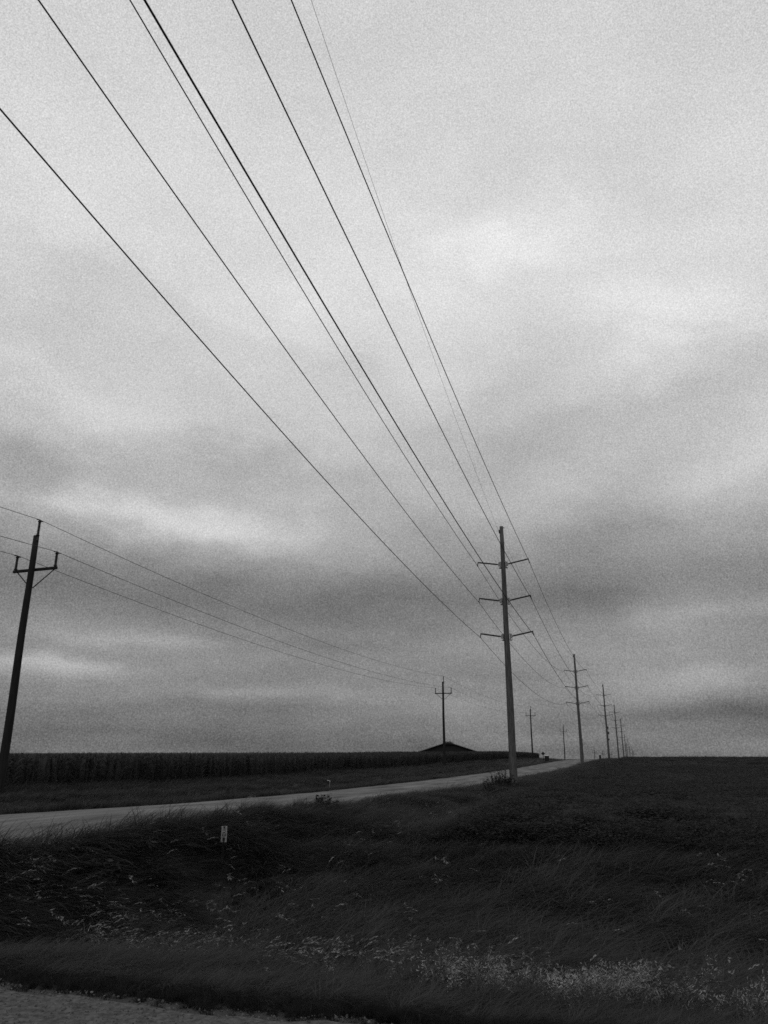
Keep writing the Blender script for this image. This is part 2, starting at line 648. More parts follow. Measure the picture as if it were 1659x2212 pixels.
def vnoise(x, y, seed=0):
    """cheap smooth value noise in [0, 1]"""
    g = np.random.default_rng(seed).random((64, 64))
    xi, yi = np.floor(x).astype(int), np.floor(y).astype(int)
    fx, fy = x - xi, y - yi
    fx, fy = fx * fx * (3 - 2 * fx), fy * fy * (3 - 2 * fy)
    G = lambda a, b: g[a % 64, b % 64]
    return (G(xi, yi) * (1 - fx) + G(xi + 1, yi) * fx) * (1 - fy) + (G(xi, yi + 1) * (1 - fx) + G(xi + 1, yi + 1) * fx) * fy


def in_view(X, Y, margin=1.8):
    return (np.abs(X) < .56 * Y + margin) & (Y > 2.5)


def fill(s0, s1, c0, c1, density):
    n = int((s1 - s0) * (c1 - c0) * density)
    s, c = RNG.uniform(s0, s1, n), RNG.uniform(c0, c1, n)
    X, Y = s * SF - c * CF, s * CF + c * SF
    k = in_view(X, Y)
    return s[k], c[k], X[k], Y[k]


def scatter_region(name, regions, protos, label, wind_dir=-.06, jitter=.55):
    P, R, Sx, I = [], [], [], []
    for s0, s1, c0, c1, dens, hf, wf in regions:
        s, c, X, Y = fill(s0, s1, c0, c1, dens)
        h, keep = hf(s, c, X, Y)
        s, c, X, Y, h = s[keep], c[keep], X[keep], Y[keep], h[keep]
        n = len(s)
        z = height(s, c)
        P.append(np.stack([X, Y, z], 1))
        R.append(np.stack([RNG.normal(0, .08, n), RNG.normal(0, .08, n), wind_dir + RNG.normal(0, jitter, n)], 1))
        hh = h * RNG.uniform(.7, 1.2, n)
        w = wf * RNG.uniform(.8, 1.25, n) * np.clip(h / .5, .3, 1.1)
        Sx.append(np.stack([w * np.ones(n), w * np.ones(n), hh], 1))
        I.append(RNG.integers(0, len(protos), n))
    return scatter(name, np.concatenate(P), np.concatenate(R), np.concatenate(Sx), np.concatenate(I), protos, label)


tall_protos = [tuft('grass_tuft', 20, .20, M['grass'], (.7, 1.15), (.05, .5), (.9, 2.4), .012, .6, 5) for _ in range(8)]
short_protos = [tuft('short_tuft', 40, .16, M['short_grass'], (.5, 1.0), (.0, .7), (.2, 1.0), .014, 1.6, 3) for _ in range(6)]
verge_protos = [tuft('verge_tuft', 22, .22, M['verge'], (.6, 1.1), (.0, .5), (.4, 1.4), .018, .9, 3) for _ in range(6)]


def h_tall(s, c, X, Y):
    base = np.interp(s, [5.2, 6.0, 7.2, 9, 12, 15], [.09, .22, .36, .50, .55, .50])
    base = base * (.75 + .55 * vnoise(s * .9 + 7, c * .9, 3)) * (.85 + .3 * vnoise(s * 3, c * 3, 5))
    verge = smooth(7.9, 8.5, c)
    base = base * (1 - verge) + verge * (.50 + .30 * vnoise(s * .8, c * 2, 9))
    edge = near_edge(c) + .25
    mk = np.hypot(X + 2.72, (Y - 13.6) / 3)
    base = base * (1 - .8 * np.exp(-(mk / .55) ** 2))
    return base, (s > edge) & (c < 8.85)


def h_strip(s, c, X, Y):
    h = np.interp(s, [15, 30, 60, 200], [.50, .46, .40, .34]) * (.7 + .6 * vnoise(s * .6, c * 1.4, 12))
    return h, (c < 8.7 + .6 * vnoise(s * .9, c * 0, 4))


scatter_region('tall_grass', [
    (5.3, 9.0, -11, 9.0, 130, h_tall, .95),
    (9.0, 17.0, -11, 9.0, 62, h_tall, 1.05),
    (17.0, 23.0, -14, 3.6, 70, lambda s, c, X, Y: (.42 - .03 * (s - 17) + .2 * vnoise(s * .8, c * .8, 14), RNG.random(len(s)) < 1.1 - (s - 17) / 6), .95),
    (17.0, 34, 3.6, 9.1, 60, h_strip, 1.1),
    (34, 75, 3.6, 9.1, 22, h_strip, 1.9),
    (75, 320, 3.0, 9.1, 4.5, h_strip, 3.4),
    (310, 620, -30, 40, .05, lambda s, c, X, Y: (np.full_like(s, .5), s > 0), 6.0),
], tall_protos, 'wind-bent tall grass filling the roadside ditch')


def h_short(s, c, X, Y):
    edge = near_edge(c)
    g = s - edge
    fringe = np.exp(-((g - .05) / .22) ** 2)
    p = np.where(g < 0, vnoise(s * 6, c * 6, 21) * np.exp(g / .10) * 1.0, 1.0)
    return .07 + .07 * np.clip(g, 0, 1.2) + .05 * fringe * vnoise(s * 5, c * 5, 8), (RNG.random(len(s)) < p) & (g > -.22)


scatter_region('short_grass', [(4.4, 7.4, -8, 7.5, 420, h_short, .55)], short_protos, 'short mown grass along the gravel shoulder', jitter=3.0)


def h_verge(s, c, X, Y):
    h = (.20 + .14 * vnoise(s * .3, c * .7, 31)) * np.interp(s, [100, 150], [1, .55]) + .28 * smooth(24, 28, c)
    return h, c > 15.0 + .15 * np.sin(s * .8) + .45 * vnoise(s * 1.1, c * 0, 6)


scatter_region('verge_grass', [
    (12, 60, 15.2, 29, 14, h_verge, 1.5),
    (60, 140, 15.2, 29, 5, h_verge, 2.6),
    (140, 340, 15.2, 34, 2.0, h_verge, 4.0),
], verge_protos, 'low verge grass on the far side of the gravel road')

# pale seed heads: a ragged band just past the short grass, others thin over the ditch
stalks = [seed_stalk('seed_stalk', (0, 1, 2, 0, 1, 2, 0, 1, 3, 3, 3, 3)[i]) for i in range(12)]
P, R, S3, I = [], [], [], []
s, c, X, Y = fill(6.4, 11.5, -9, 9, 900)
band = np.exp(-((s - (8.7 - .9 * smooth(-2.5, 1.0, X) + .5 * (vnoise(c * .8, c * 0, 40) - .5))) / .85) ** 2)
clump = np.clip((vnoise(s * 2.2, c * 1.7, 41) - .40) * 2.6, 0, 1) ** 1.5 * (.3 + .7 * vnoise(c * .6, s * 0, 44))
k = RNG.random(len(s)) < band * clump * .33 * (1 + .8 * smooth(0, 2, X))
s, c, X, Y = s[k], c[k], X[k], Y[k]
forb = RNG.random(len(s)) < .7 * smooth(-.6, 1.2, X)
sets = [(s, c, X, Y, RNG.uniform(.46, .74, len(s)), np.where(forb, RNG.integers(8, 12, len(s)), RNG.integers(0, 8, len(s))))]
s, c, X, Y = fill(7.6, 16, -9, 8.6, 60)
k = RNG.random(len(s)) < np.clip((vnoise(s * 1.1, c * 1.1, 42) - .64) * 3.5, .02, 1) * .20
s, c, X, Y = s[k], c[k], X[k], Y[k]
sets.append((s, c, X, Y, RNG.uniform(.66, .92, len(s)), RNG.integers(0, 8, len(s))))
s, c, X, Y = fill(8.5, 13, 4.6, 8.4, 60)
k = RNG.random(len(s)) < np.clip(vnoise(s * 1.2, c * 1.2, 47) - .45, 0, 1) * .5
s, c, X, Y = s[k], c[k], X[k], Y[k]
sets.append((s, c, X, Y, RNG.uniform(.65, .9, len(s)), RNG.integers(0, 8, len(s))))
s, c, X, Y = fill(15, 40, 4.6, 8.6, 4)
sets.append((s, c, X, Y, RNG.uniform(.45, .6, len(s)), RNG.integers(0, 8, len(s))))
for s, c, X, Y, h, ix in sets:
    n = len(s)
    P.append(np.stack([X, Y, height(s, c)], 1))
    R.append(np.stack([RNG.normal(0, .1, n), RNG.normal(0, .1, n), RNG.normal(0, .6, n)], 1))
    S3.append(np.stack([h, h, h], 1))
    I.append(ix)
scatter('seed_grass', np.concatenate(P), np.concatenate(R), np.concatenate(S3), np.concatenate(I), stalks, 'pale dry seed heads bent over among the dark grass')

# loose stones on the shoulder
st = []
for i in range(4):
    bm = bmesh.new()
    bmesh.ops.create_icosphere(bm, subdivisions=1, radius=1)
    for v in bm.verts:
        v.co *= random.uniform(.7, 1.2)
        v.co.z *= .6
    me = bpy.data.meshes.new('stone')
    bm.to_mesh(me)
    bm.free()
    me.materials.append(M['stone'])
    st.append(me)
s, c, X, Y = fill(2.6, 5.3, -3, 8, 900)
k = s < near_edge(c) - .02
X, Y = X[k], Y[k]
X, Y = X[s[k] < near_edge(c[k]) - .12], Y[s[k] < near_edge(c[k]) - .12]
n = len(X)
r = np.abs(RNG.normal(0, .0035, n)) ** 1.0 + .002 + .009 * (RNG.random(n) < .05)
sq, cq = sc_of(X, Y)
tq = (sq + 4.5) / (near_edge(cq) + 4.5)
zq = .012 + .05 * (1 - (2 * tq - 1) ** 2)
scatter('gravel', np.stack([X, Y, zq], 1), RNG.uniform(0, 3, (n, 3)), np.stack([r, r, r], 1), RNG.integers(0, 4, n), st, 'loose stones on the gravel shoulder')


# crops ------------------------------------------------------------
def bushy(name, nl, mat, leaf=.12, rad=.3):
    V, F = [], []
    for _ in range(nl):
        a, r, z = random.uniform(0, 2 * PI), rad * random.random() ** .6, random.uniform(.3, 1.0)
        p = np.array([r * math.cos(a), r * math.sin(a), z])
        d = np.array([random.gauss(0, 1), random.gauss(0, 1), random.gauss(0, .45)])
        d /= np.linalg.norm(d)
        sd_ = np.cross(d, [random.gauss(0, .4), random.gauss(0, .4), 1])
        sd_ /= np.linalg.norm(sd_)
        l = leaf * random.uniform(.6, 1.3)
        i = len(V)
        V += [p, p + d * l * .5 + sd_ * l * .33, p + d * l, p + d * l * .5 - sd_ * l * .33]
        F.append((i, i + 1, i + 2, i + 3))
    me = mesh_np(name, V, F)
    me.materials.append(mat)
    return me


CROP_EDGE = 4.2
crop_protos = [bushy('crop_plant', 120, M['crop'], .07) for _ in range(5)]


def h_crop(s, c, X, Y):
    edge = CROP_EDGE + .25 * vnoise(s * .7, c * 0, 61)
    return (.44 + .10 * vnoise(s * .4, c * .4, 62)) * np.interp(s, [16, 20], [.75, 1.05]), c < edge


scatter_region('crop_field', [
    (16.6, 40, -30, CROP_EDGE + .3, 16, h_crop, 1.1),
    (40, 95, -62, CROP_EDGE + .3, 4.0, h_crop, 1.9),
    (95, 240, -150, CROP_EDGE + .3, .7, h_crop, 3.4),
], crop_protos, 'low dark crop covering the field beside the tall poles', jitter=3)
cs = axis([(15.5, 20, .5), (20, 60, 1.5), (60, 380, 6)])
cc = axis([(-420, -60, 20), (-60, CROP_EDGE - .4, 2.0)])
rngz = np.random.default_rng(5)
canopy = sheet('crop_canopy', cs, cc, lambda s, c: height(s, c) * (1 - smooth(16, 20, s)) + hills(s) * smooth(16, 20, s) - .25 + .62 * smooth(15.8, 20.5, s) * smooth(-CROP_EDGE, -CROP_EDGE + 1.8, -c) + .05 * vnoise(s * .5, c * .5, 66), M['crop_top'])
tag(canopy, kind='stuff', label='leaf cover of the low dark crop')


def corn_plant(name):
    V, F = [], []
    n = 6
    for k in range(2):
        a = k * PI / 2
        i = len(V)
        w = .018
        V += [(-w * math.cos(a), -w * math.sin(a), 0), (w * math.cos(a), w * math.sin(a), 0), (w * .4 * math.cos(a), w * .4 * math.sin(a), 1.0),
              (-w * .4 * math.cos(a), -w * .4 * math.sin(a), 1.0)]
        F.append((i, i + 1, i + 2, i + 3))
    V = [np.array(v, float) for v in V]
    plane = random.uniform(0, PI)
    for k in range(9):
        z = .18 + .085 * k
        blade(V, F, (0, 0, z), plane + (k % 2) * PI + random.gauss(0, .3), random.uniform(.34, .5), .45, 1.9, .075, 4, random.gauss(0, .4))
    for k in range(5):
        blade(V, F, (0, 0, .98), random.uniform(0, 2 * PI), random.uniform(.08, .14), random.uniform(.1, .6), .5, .014, 2)
    me = mesh_np(name, V, F)
    me.materials.append(M['corn'])
    return me


corn_protos = [corn_plant('corn_plant') for _ in range(6)]
CORN_C = 27.6
P, R, S3, I = [], [], [], []
rows = [(CORN_C + .76 * i, .22) for i in range(7)] + [(CORN_C + 5.3 + 1.5 * i, .5) for i in range(14)] + [(CORN_C + 27 + 6 * i, 1.0) for i in range(14)]
for cr, step in rows:
    s = np.arange(-4 if cr < 60 else 20, 222, step)
    s = s + RNG.normal(0, step * .25, len(s))
    c = cr + RNG.normal(0, .25, len(s))
    X, Y = s * SF - c * CF, s * CF + c * SF
    k = in_view(X, Y, 4) & (RNG.random(len(s)) > .04)
    s, c, X, Y = s[k], c[k], X[k], Y[k]
    n = len(s)
    h = 1.62 * RNG.uniform(.9, 1.08, n) * (1 + .05 * (vnoise(s * .1, c * .1, 71) - .5))
    P.append(np.stack([X, Y, hills(s)], 1))
    R.append(np.stack([RNG.normal(0, .05, n), RNG.normal(.04, .05, n), RNG.uniform(0, 6.3, n)], 1))
    S3.append(np.stack([h, h, h], 1))
    I.append(RNG.integers(0, 6, n))
scatter('corn_field', np.concatenate(P), np.concatenate(R), np.concatenate(S3), np.concatenate(I), corn_protos, 'dark standing corn beyond the gravel road')
cc = axis([(CORN_C + .3, CORN_C + 2, .5), (CORN_C + 2, 60, 1.5), (60, 200, 8)])
cs = axis([(-4, 60, 2), (60, 215, 5)])
cm = sheet('corn_canopy', cs, cc, lambda s, c: hills(s) + 1.50 + .10 * vnoise(s * .9, c * .9, 72)
           - 1.5 * ((s <= cs[0]) | (s >= cs[-1]) | (c <= cc[0]) | (c >= cc[-1])), M['corn'])
tag(cm, kind='stuff', label='leaf tops of the standing corn')


# ------------------------------------------------------------------ tall transmission poles
ARM_Z = [7.0, 9.2, 11.5]      # conductor heights above the eye at the nearest pole
HALF = 1.62


def make_tall_pole(length=15.65):
    """local origin at the top of the pole; the pole runs down from there"""
    root = empty('tall_power_pole', (0, 0, 0))
    bm = bmesh.new()
    n = 14
    pts, rad = [], []
    for k in range(15):
        t = k / 14
        z = -t * (length + 1.0)
        pts.append((.012 * math.sin(k * .9), .012 * math.cos(k * 1.3), z))
        rad.append(.115 + .125 * t + .003 * math.sin(k * 2.1))
    add_tube(bm, pts, rad, n)
    bm_obj('shaft', bm, M['wood'], root, smooth=True)
    # ground wire stapled down the shaft
    bm = bmesh.new()
    add_tube(bm, [(-.10, -.075, -.3), (-.13, -.10, -5), (-.17, -.13, -10), (-.20, -.145, -length)], .008, 4)
    bm_obj('ground_wire', bm, M['dark_steel'], root)
    # pole-top fitting that carries the shield wire
    bm = bmesh.new()
    add_box(bm, (-.145, 0, -.33), (.06, .12, .22), bevel=.01)
    bm_obj('top_bracket', bm, M['dark_steel'], root)
    bm = bmesh.new()
    add_box(bm, (.155, 0, -.10), (.09, .05, .05), bevel=.01)
    bm_obj('bolt_head', bm, M['dark_steel'], root)
    top = 13.98
    for lev in ARM_Z:
        zc = lev - top
        zb = zc - .02
        r = .125 + .125 * (-zb) / (length + 1)
        bm = bmesh.new()
        for sx in (-1, 1):
            add_box(bm, (sx * (r + .035), 0, zb), (.03, .30, .40), bevel=.006)
            add_box(bm, (sx * (r + .10), 0, zb + .03), (.12, .10, .24), bevel=.012)
            add_box(bm, (sx * (r + .06), 0, zb - .20), (.10, .30, .035), bevel=.006)
        add_tube(bm, [(-r - .16, .07, zb - .17), (r + .16, .07, zb - .17)], .014, 6)
        add_tube(bm, [(-r - .13, -.07, zb + .15), (r + .15, -.07, zb + .17)], .014, 6)
        bm_obj('bracket', bm, M['steel'], root)
        for sx in (-1, 1):
            a = Vector((sx * (r + .14), 0, zb + .03))
            b = Vector((sx * (HALF - .04), 0, zc + .24))
            bm = bmesh.new()
            nseg = 40
            pts = [a.lerp(b, k / nseg) for k in range(nseg + 1)]
            rr = []
            for k in range(nseg + 1):
                base = .038 if k not in (0, 1, nseg - 1, nseg) else .045
                rr.append(base + (.018 if (k % 2 == 0 and 2 < k < nseg - 2) else 0))
            add_tube(bm, pts, rr, 8)
            ins = bm_obj('insulator_arm', bm, M['polymer'], root)
            bm = bmesh.new()
            add_tube(bm, [(b.x - sx * .02, 0, b.z + .03), (b.x + sx * .02, 0, zc + .12), (sx * HALF, 0, zc + .04)], [.034, .028, .024], 6)
            add_tube(bm, [(sx * HALF, -.16, zc + .012), (sx * HALF, 0, zc + .035), (sx * HALF, .16, zc + .012)], [.02, .036, .02], 6)
            bm_obj('wire_clamp', bm, M['dark_steel'], ins)
    return root


LINE_DIR = .3007
# pole number: depth, photo x of the top, height of the top above the eye
POLES = [(46.0, None, 13.98), (111, 1240, 14.35), (178, 1302, 16.1), (241, 1326.3, 15.7), (303, 1340, 14.4), (366, 1348.5, 10.4), (430, 1353, 7.8), (494, 1359, 7.2),
         (558, 1365, 7.1), (622, 1368, 5.5)]
tall_labels = [
    'nearest tall wooden pole with three pairs of arms, at the weedy road edge',
    'second tall pole along the line, standing where the gravel road meets the skyline',
    'third tall pole of the line, on the crest just left of the dark field skyline',
    'fourth tall pole of the line, first one rising straight from the dark field crest',
    'fifth tall pole of the line, its lower arms crossing the fourth pole arms',
    'sixth tall pole of the line, foot hidden by the crest',
    'seventh tall pole of the line, thin and short above the crest',
    'eighth tall pole of the line, in the far tangle of thin poles',
    'ninth tall pole of the line, last but one before the line fades out',
    'tenth and farthest tall pole of the line, smallest above the crest',
]
tall_tops = []
protoA = None
for i, (Y, px, up) in enumerate(POLES):
    if px is None:
        X = 7.45
    else:
        zt = up
        X = (px - 829.5) / 1634.0 * (Y * CP + zt * SP)
    o = make_tall_pole() if i == 0 else copy_tree(protoA)
    if i == 0:
        protoA = o
    o.location = (X, Y, EYE + up)
    o.rotation_euler = (0, 0, -LINE_DIR - (0.02 if i else 0))
    tag(o, tall_labels[i], 'power pole', 'tall poles of the transmission line')
    tall_tops.append(Vector((X, Y, EYE + up)))
    if i in (2, 3):
        o.scale = (1, 1, 1.0)


def conductor(name, pts_list, r, label, group, n=6, mat='cable'):
    bm = bmesh.new()
    add_tube(bm, pts_list, r, n)
    o = bm_obj(name, bm, M[mat], None, smooth=True)
    tag(o, label, 'power line', group)
    return o


def span(a, b, sag, n=24, skip=False):
    out = []
    for k in range(1 if skip else 0, n + 1):
        t = k / n
        p = a.lerp(b, t)
        p.z -= 4 * sag * t * (1 - t)
        out.append(p)
    return out


fit_a = {('L', 0): .0074, ('L', 1): .0177, ('L', 2): .0283, ('R', 0): .0012, ('R', 1): .0126, ('R', 2): .0233}
lev_name = ['lowest', 'middle', 'upper']
for side, sx in (('L', -1), ('R', 1)):
    for lv in range(3):
        pts = []
        for t in np.linspace(66, 0, 40):      # the nearest span, climbing over the camera
            off = sx * (1.6248 - .0015 * t)
            X = 7.4503 - t * math.sin(LINE_DIR) + off * math.cos(LINE_DIR)
            Y = 46 - t * math.cos(LINE_DIR) - off * math.sin(LINE_DIR)
            Z = EYE + (7.0241, 9.2025, 11.5449)[lv] + fit_a[(side, lv)] * t + .0012 * t * t
            pts.append(Vector((X, Y, Z)))
        prev = pts[-1]
        for i in range(1, len(tall_tops)):
            a = LINE_DIR + .02
            q = tall_tops[i] + Vector((sx * HALF * math.cos(a), -sx * HALF * math.sin(a), ARM_Z[lv] - 13.98 + .01))
            pts += span(prev, q, 1.35, 20, True)
            prev = q
        conductor('conductor', pts, .0145 if (side, lv) != ('R', 0) else .016,
                  '%s conductor on the %s side of the tall poles' % (lev_name[lv], 'gravel road' if sx < 0 else 'dark field'), 'conductors of the tall pole line')
pts = []
for t in np.linspace(66, 0, 40):
    off = .1475 - .31 * (1 - t / 66.0) ** 6
    X = 7.4503 - t * math.sin(LINE_DIR) + off * math.cos(LINE_DIR)
    Y = 46 - t * math.cos(LINE_DIR) - off * math.sin(LINE_DIR)
    pts.append(Vector((X, Y, EYE + 13.98 - .36 + .0714 * t + .0034 * t * t)))
prev = pts[-1]
for i in range(1, len(tall_tops)):
    q = tall_tops[i] + Vector((-.16, .05, -.36))
    pts += span(prev, q, 1.0, 20, True)
    prev = q
conductor('shield_wire', pts, .0055, 'thin faint wire strung from the tops of the tall poles', None)


# ------------------------------------------------------------------ small distribution poles
def make_small_pole(length=10.6):
    """local origin at the crossarm centre"""
    root = empty('wooden_utility_pole', (0, 0, 0))
    bm = bmesh.new()
    pts, rad = [], []
    for k in range(12):
        t = k / 11
        z = 1.55 - t * (length + 1.6)
        pts.append((.01 * math.sin(k * 1.1), .01 * math.cos(k * .8), z))
        rad.append(.128 + .075 * t)
    add_tube(bm, pts, rad, 12)
    bm_obj('shaft', bm, M['dark_wood'], root, smooth=True)
    bm = bmesh.new()
    add_box(bm, (0, .22, 0), (2.42, .10, .125), bevel=.012)
    arm = bm_obj('crossarm', bm, M['dark_wood'], root)
    bm = bmesh.new()
    add_tube(bm, [(0, .29, 0), (0, -.16, 0)], .014, 6)
    bm_obj('bolt', bm, M['dark_steel'], arm)
    for sx in (-1, 1):
        bm = bmesh.new()
        add_tube(bm, [(sx * 1.02, .28, -.04), (sx * .06, .16, -.86)], .027, 5)
        bm_obj('brace', bm, M['dark_steel'], root)

    def post(base, tip):
        base, tip = Vector(base), Vector(tip)
        bm = bmesh.new()
        n = 22
        rr = []
        for k in range(n + 1):
            r = .046
            if k in (1, 2):
                r = .080
            elif k in (n - 1, n - 2):
                r = .082
            elif k in (0, n):
                r = .03
            elif k % 2 == 0:
                r = .064
            rr.append(r)
        add_tube(bm, [base.lerp(tip, k / n) for k in range(n + 1)], rr, 8)
        o = bm_obj('insulator', bm, M['polymer'], root)
        bm = bmesh.new()
        add_tube(bm, [tip + Vector((0, -.22, -.012)), tip + Vector((0, 0, .025)), tip + Vector((0, .22, -.012))], [.012, .032, .012], 6)
        bm_obj('wire_clamp', bm, M['dark_steel'], o)
    post((-1.10, .22, .06), (-1.10, .22, .72))
    post((1.10, .22, .06), (1.10, .22, .72))
    post((.14, -.06, 1.50), (.14, -.06, 2.25))
    bm = bmesh.new()
    add_box(bm, (.13, -.03, 1.42), (.07, .10, .26), bevel=.008)
    bm_obj('top_bracket', bm, M['dark_steel'], root)
    return root


SMALL = [(33.3, 68, 1228.5), (106.8, 957, 1497.5), (191.8, 1146, 1546), (270, 1217, 1579.5), (351, 1258, 1607.5), (432, 1284, 1626), (518, 1302, 1628), (662, 1321, 1629.5)]
small_labels = [
    'nearest dark wooden utility pole with one crossarm, leaning at the photo edge',
    'dark utility pole with one crossarm standing in front of the barn roof',
    'dark utility pole with one crossarm rising from the end of the corn',
    'utility pole with one crossarm at the edge of the gravel road crest',
    'small far utility pole just beyond the second tall pole',
    'tiny far utility pole beyond the road crest, short of the small dark cabinet',
    'tiny far utility pole between the small dark cabinet and the lattice mast',
    'farthest tiny utility pole beside the lattice mast foot',
]
small_at = []
proto = None
for i, (Y, px, py) in enumerate(SMALL):
    p = at(px, py, Y)
    o = make_small_pole() if i == 0 else copy_tree(proto)
    if i == 0:
        proto = o
    o.location = p
    o.rotation_euler = (math.radians(-.3), math.radians([-.4, 0, .3, .8, 0, 0, 0, 0][i]), -.31)
    tag(o, small_labels[i], 'utility pole', 'utility poles with one crossarm')
    small_at.append(p)
a0 = -.31


def tip(p, lx, ly, lz):
    return p + Vector((lx * math.cos(a0) - ly * math.sin(a0), lx * math.sin(a0) + ly * math.cos(a0), lz))


back = Vector((small_at[0].x - 25.4, small_at[0].y - 76, small_at[0].z + .4))
for off, lab in (((-1.10, .22, .75), 'road-far wire on the outer crossarm end of the small poles'), ((1.10, .22, .75), 'wire on the crossarm end nearer the gravel road of the small poles'),
                 ((.14, -.06, 2.28), 'top wire of the small poles, carried on their pole-top insulators')):
    seq = [tip(back, *off)] + [tip(p, *off) for p in small_at]
    pts = [seq[0]]
    for k, (a, b) in enumerate(zip(seq, seq[1:])):
        pts += span(a, b, 1.1, 24, True)
    conductor('distribution_wire', pts, .0125, lab, 'wires of the small pole line', 5, 'dark_steel')


# ------------------------------------------------------------------ marker sign in the ditch
def marker_sign():
    Y = 15.0
    p = at(484, 1802, Y)
    s_, c_ = sc_of(p.x, p.y)
    gz = float(height(s_, c_))
    root = empty('marker_sign', (p.x, p.y, gz), math.radians(8))
    w, h = .104, .272
    zc = p.z - gz
    bm = bmesh.new()
    add_box(bm, (0, .018, (zc - .1) / 2 - .1), (.036, .008, zc + .18), bevel=.002)
    add_box(bm, (-.017, .009, (zc - .1) / 2 - .1), (.006, .018, zc + .18))
    add_box(bm, (.017, .009, (zc - .1) / 2 - .1), (.006, .018, zc + .18))
    bm_obj('post', bm, M['sign_black'], root)
    bm = bmesh.new()
    add_box(bm, (0, -.004, zc), (w, .006, h), bevel=.002)
    panel = bm_obj('panel', bm, M['sign_white'], root)
    bm = bmesh.new()
    y = -.0095
    # dark block at the top with small letter strokes, ring mark in the middle, dark block at the foot
    add_box(bm, (0, y, zc + .116), (.034, .003, .034))
    add_box(bm, (-.010, y, zc + .086), (.012, .003, .012))
    add_box(bm, (.014, y, zc + .080), (.016, .003, .010))
    add_box(bm, (-.006, y, zc + .066), (.020, .003, .007))
    add_box(bm, (.020, y, zc + .060), (.008, .003, .012))
    R0, R1 = .036, .027
    ring = []
    for k in range(24):
        a = 2 * PI * k / 24
        ring.append((bm.verts.new((R0 * math.cos(a), y - .0015, zc + R0 * math.sin(a))), bm.verts.new((R1 * math.cos(a), y - .0015, zc + R1 * math.sin(a)))))
    for k in range(24):
        a, b = ring[k], ring[(k + 1) % 24]
        bm.faces.new((a[0], b[0], b[1], a[1]))
    add_box(bm, (.008, y, zc - .012), (.030, .003, .008), Matrix.Rotation(.0, 3, 'Y'))
    add_box(bm, (-.002, y, zc + .006), (.010, .003, .020))
    add_box(bm, (0, y, zc - .082), (.046, .003, .056))
    add_box(bm, (0, y, zc - .122), (.026, .003, .020))
    bm_obj('print', bm, M['sign_black'], panel)
    for zz in (.125, -.125):
        bm = bmesh.new()
        add_tube(bm, [(0, -.016, zc + zz), (0, .03, zc + zz)], .005, 6)
        bm_obj('bolt', bm, M['dark_steel'], root)
    tag(root, 'narrow white marker panel with dark ring print on a thin post in the ditch grass', 'marker sign')


marker_sign()


# ------------------------------------------------------------------ bent stake on the far verge
def stake():
    p = at(712, 1689, 45)
    s_, c_ = sc_of(p.x, p.y)
    gz = float(height(s_, c_))
    root = empty('marker_stake', (p.x, p.y, gz))
    h = p.z - gz + .08
    bm = bmesh.new()
    add_tube(bm, [(0, 0, -.1), (.005, 0, h * .6), (0, 0, h)], .012, 6)
    bm_obj('rod', bm, M['steel'], root)
    bm = bmesh.new()
    add_box(bm, (-.06, 0, h - .01), (.17, .012, .035), Matrix.Rotation(.12, 3, 'Y'), bevel=.004)
    add_box(bm, (.025, 0, h - .05), (.03, .012, .09), bevel=.004)
    bm_obj('pale_tag', bm, M['pale_lid'], root)
    tag(root, 'short stake with a pale bent tag on the verge beyond the gravel road', 'stake')


stake()


# ------------------------------------------------------------------ warning sign seen from behind, cabinets
def ground_at(X, Y):
    s_, c_ = sc_of(X, Y)
    return float(height(s_, c_))


def diamond_sign():
    p = at(1173.0, 1627.8, 142)
    gz = ground_at(p.x, p.y)
    root = empty('diamond_sign', (p.x, p.y, gz), -.2)
    h = p.z - gz
    bm = bmesh.new()
    add_box(bm, (0, -.03, h / 2 - .1), (.11, .05, h + .5), bevel=.005)
    bm_obj('post', bm, M['dark_wood'], root)
    bm = bmesh.new()
    add_box(bm, (0, .02, h), (.50, .012, .50), Matrix.Rotation(PI / 4, 3, 'Y'), bevel=.003)
    bm_obj('panel', bm, M['dark_steel'], root)
    tag(root, 'small diamond road sign seen from its dark back, beside the pale-topped cabinet', 'road sign')


def cabinet(px, py, Y, w, h, label, lid, rz):
    p = at(px, py, Y)
    gz = ground_at(p.x, p.y)
    root = empty('utility_cabinet', (p.x, p.y, gz), rz)
    top = p.z - gz
    bm = bmesh.new()
    add_box(bm, (0, 0, top / 2), (w, w * .7, top), bevel=.02)
    bm_obj('body', bm, M['barn_wall'], root)
    bm = bmesh.new()
    add_box(bm, (0, -w * .35 - .008, top * .55), (w * .8, .016, top * .7), bevel=.004)
    d = bm_obj('door', bm, M['barn_wall'], root)
    bm = bmesh.new()
    add_box(bm, (w * .3, -w * .35 - .03, top * .6), (.03, .03, .12))
    bm_obj('handle', bm, M['dark_steel'], d)
    bm = bmesh.new()
    vs = [bm.verts.new(v) for v in ((-w * .54, -w * .40, top), (w * .54, -w * .40, top), (w * .54, w * .40, top), (-w * .54, w * .40, top),
                                    (-w * .3, -.05, top + .09), (w * .3, -.05, top + .09), (w * .3, .05, top + .09), (-w * .3, .05, top + .09))]
    for f in ((3, 2, 1, 0), (0, 1, 5, 4), (1, 2, 6, 5), (2, 3, 7, 6), (3, 0, 4, 7), (4, 5, 6, 7)):
        bm.faces.new([vs[i] for i in f])
    bm_obj('lid', bm, M[lid], root)
    tag(root, label, 'cabinet')


diamond_sign()
cabinet(1181, 1632.4, 150, .84, .8, 'dark roadside cabinet with a pale lid beside the diamond sign', 'pale_lid', -.2)
cabinet(1296, 1631.5, 253, .6, .9, 'small plain dark cabinet on the skyline between the second and third tall poles', 'barn_wall', -.2)


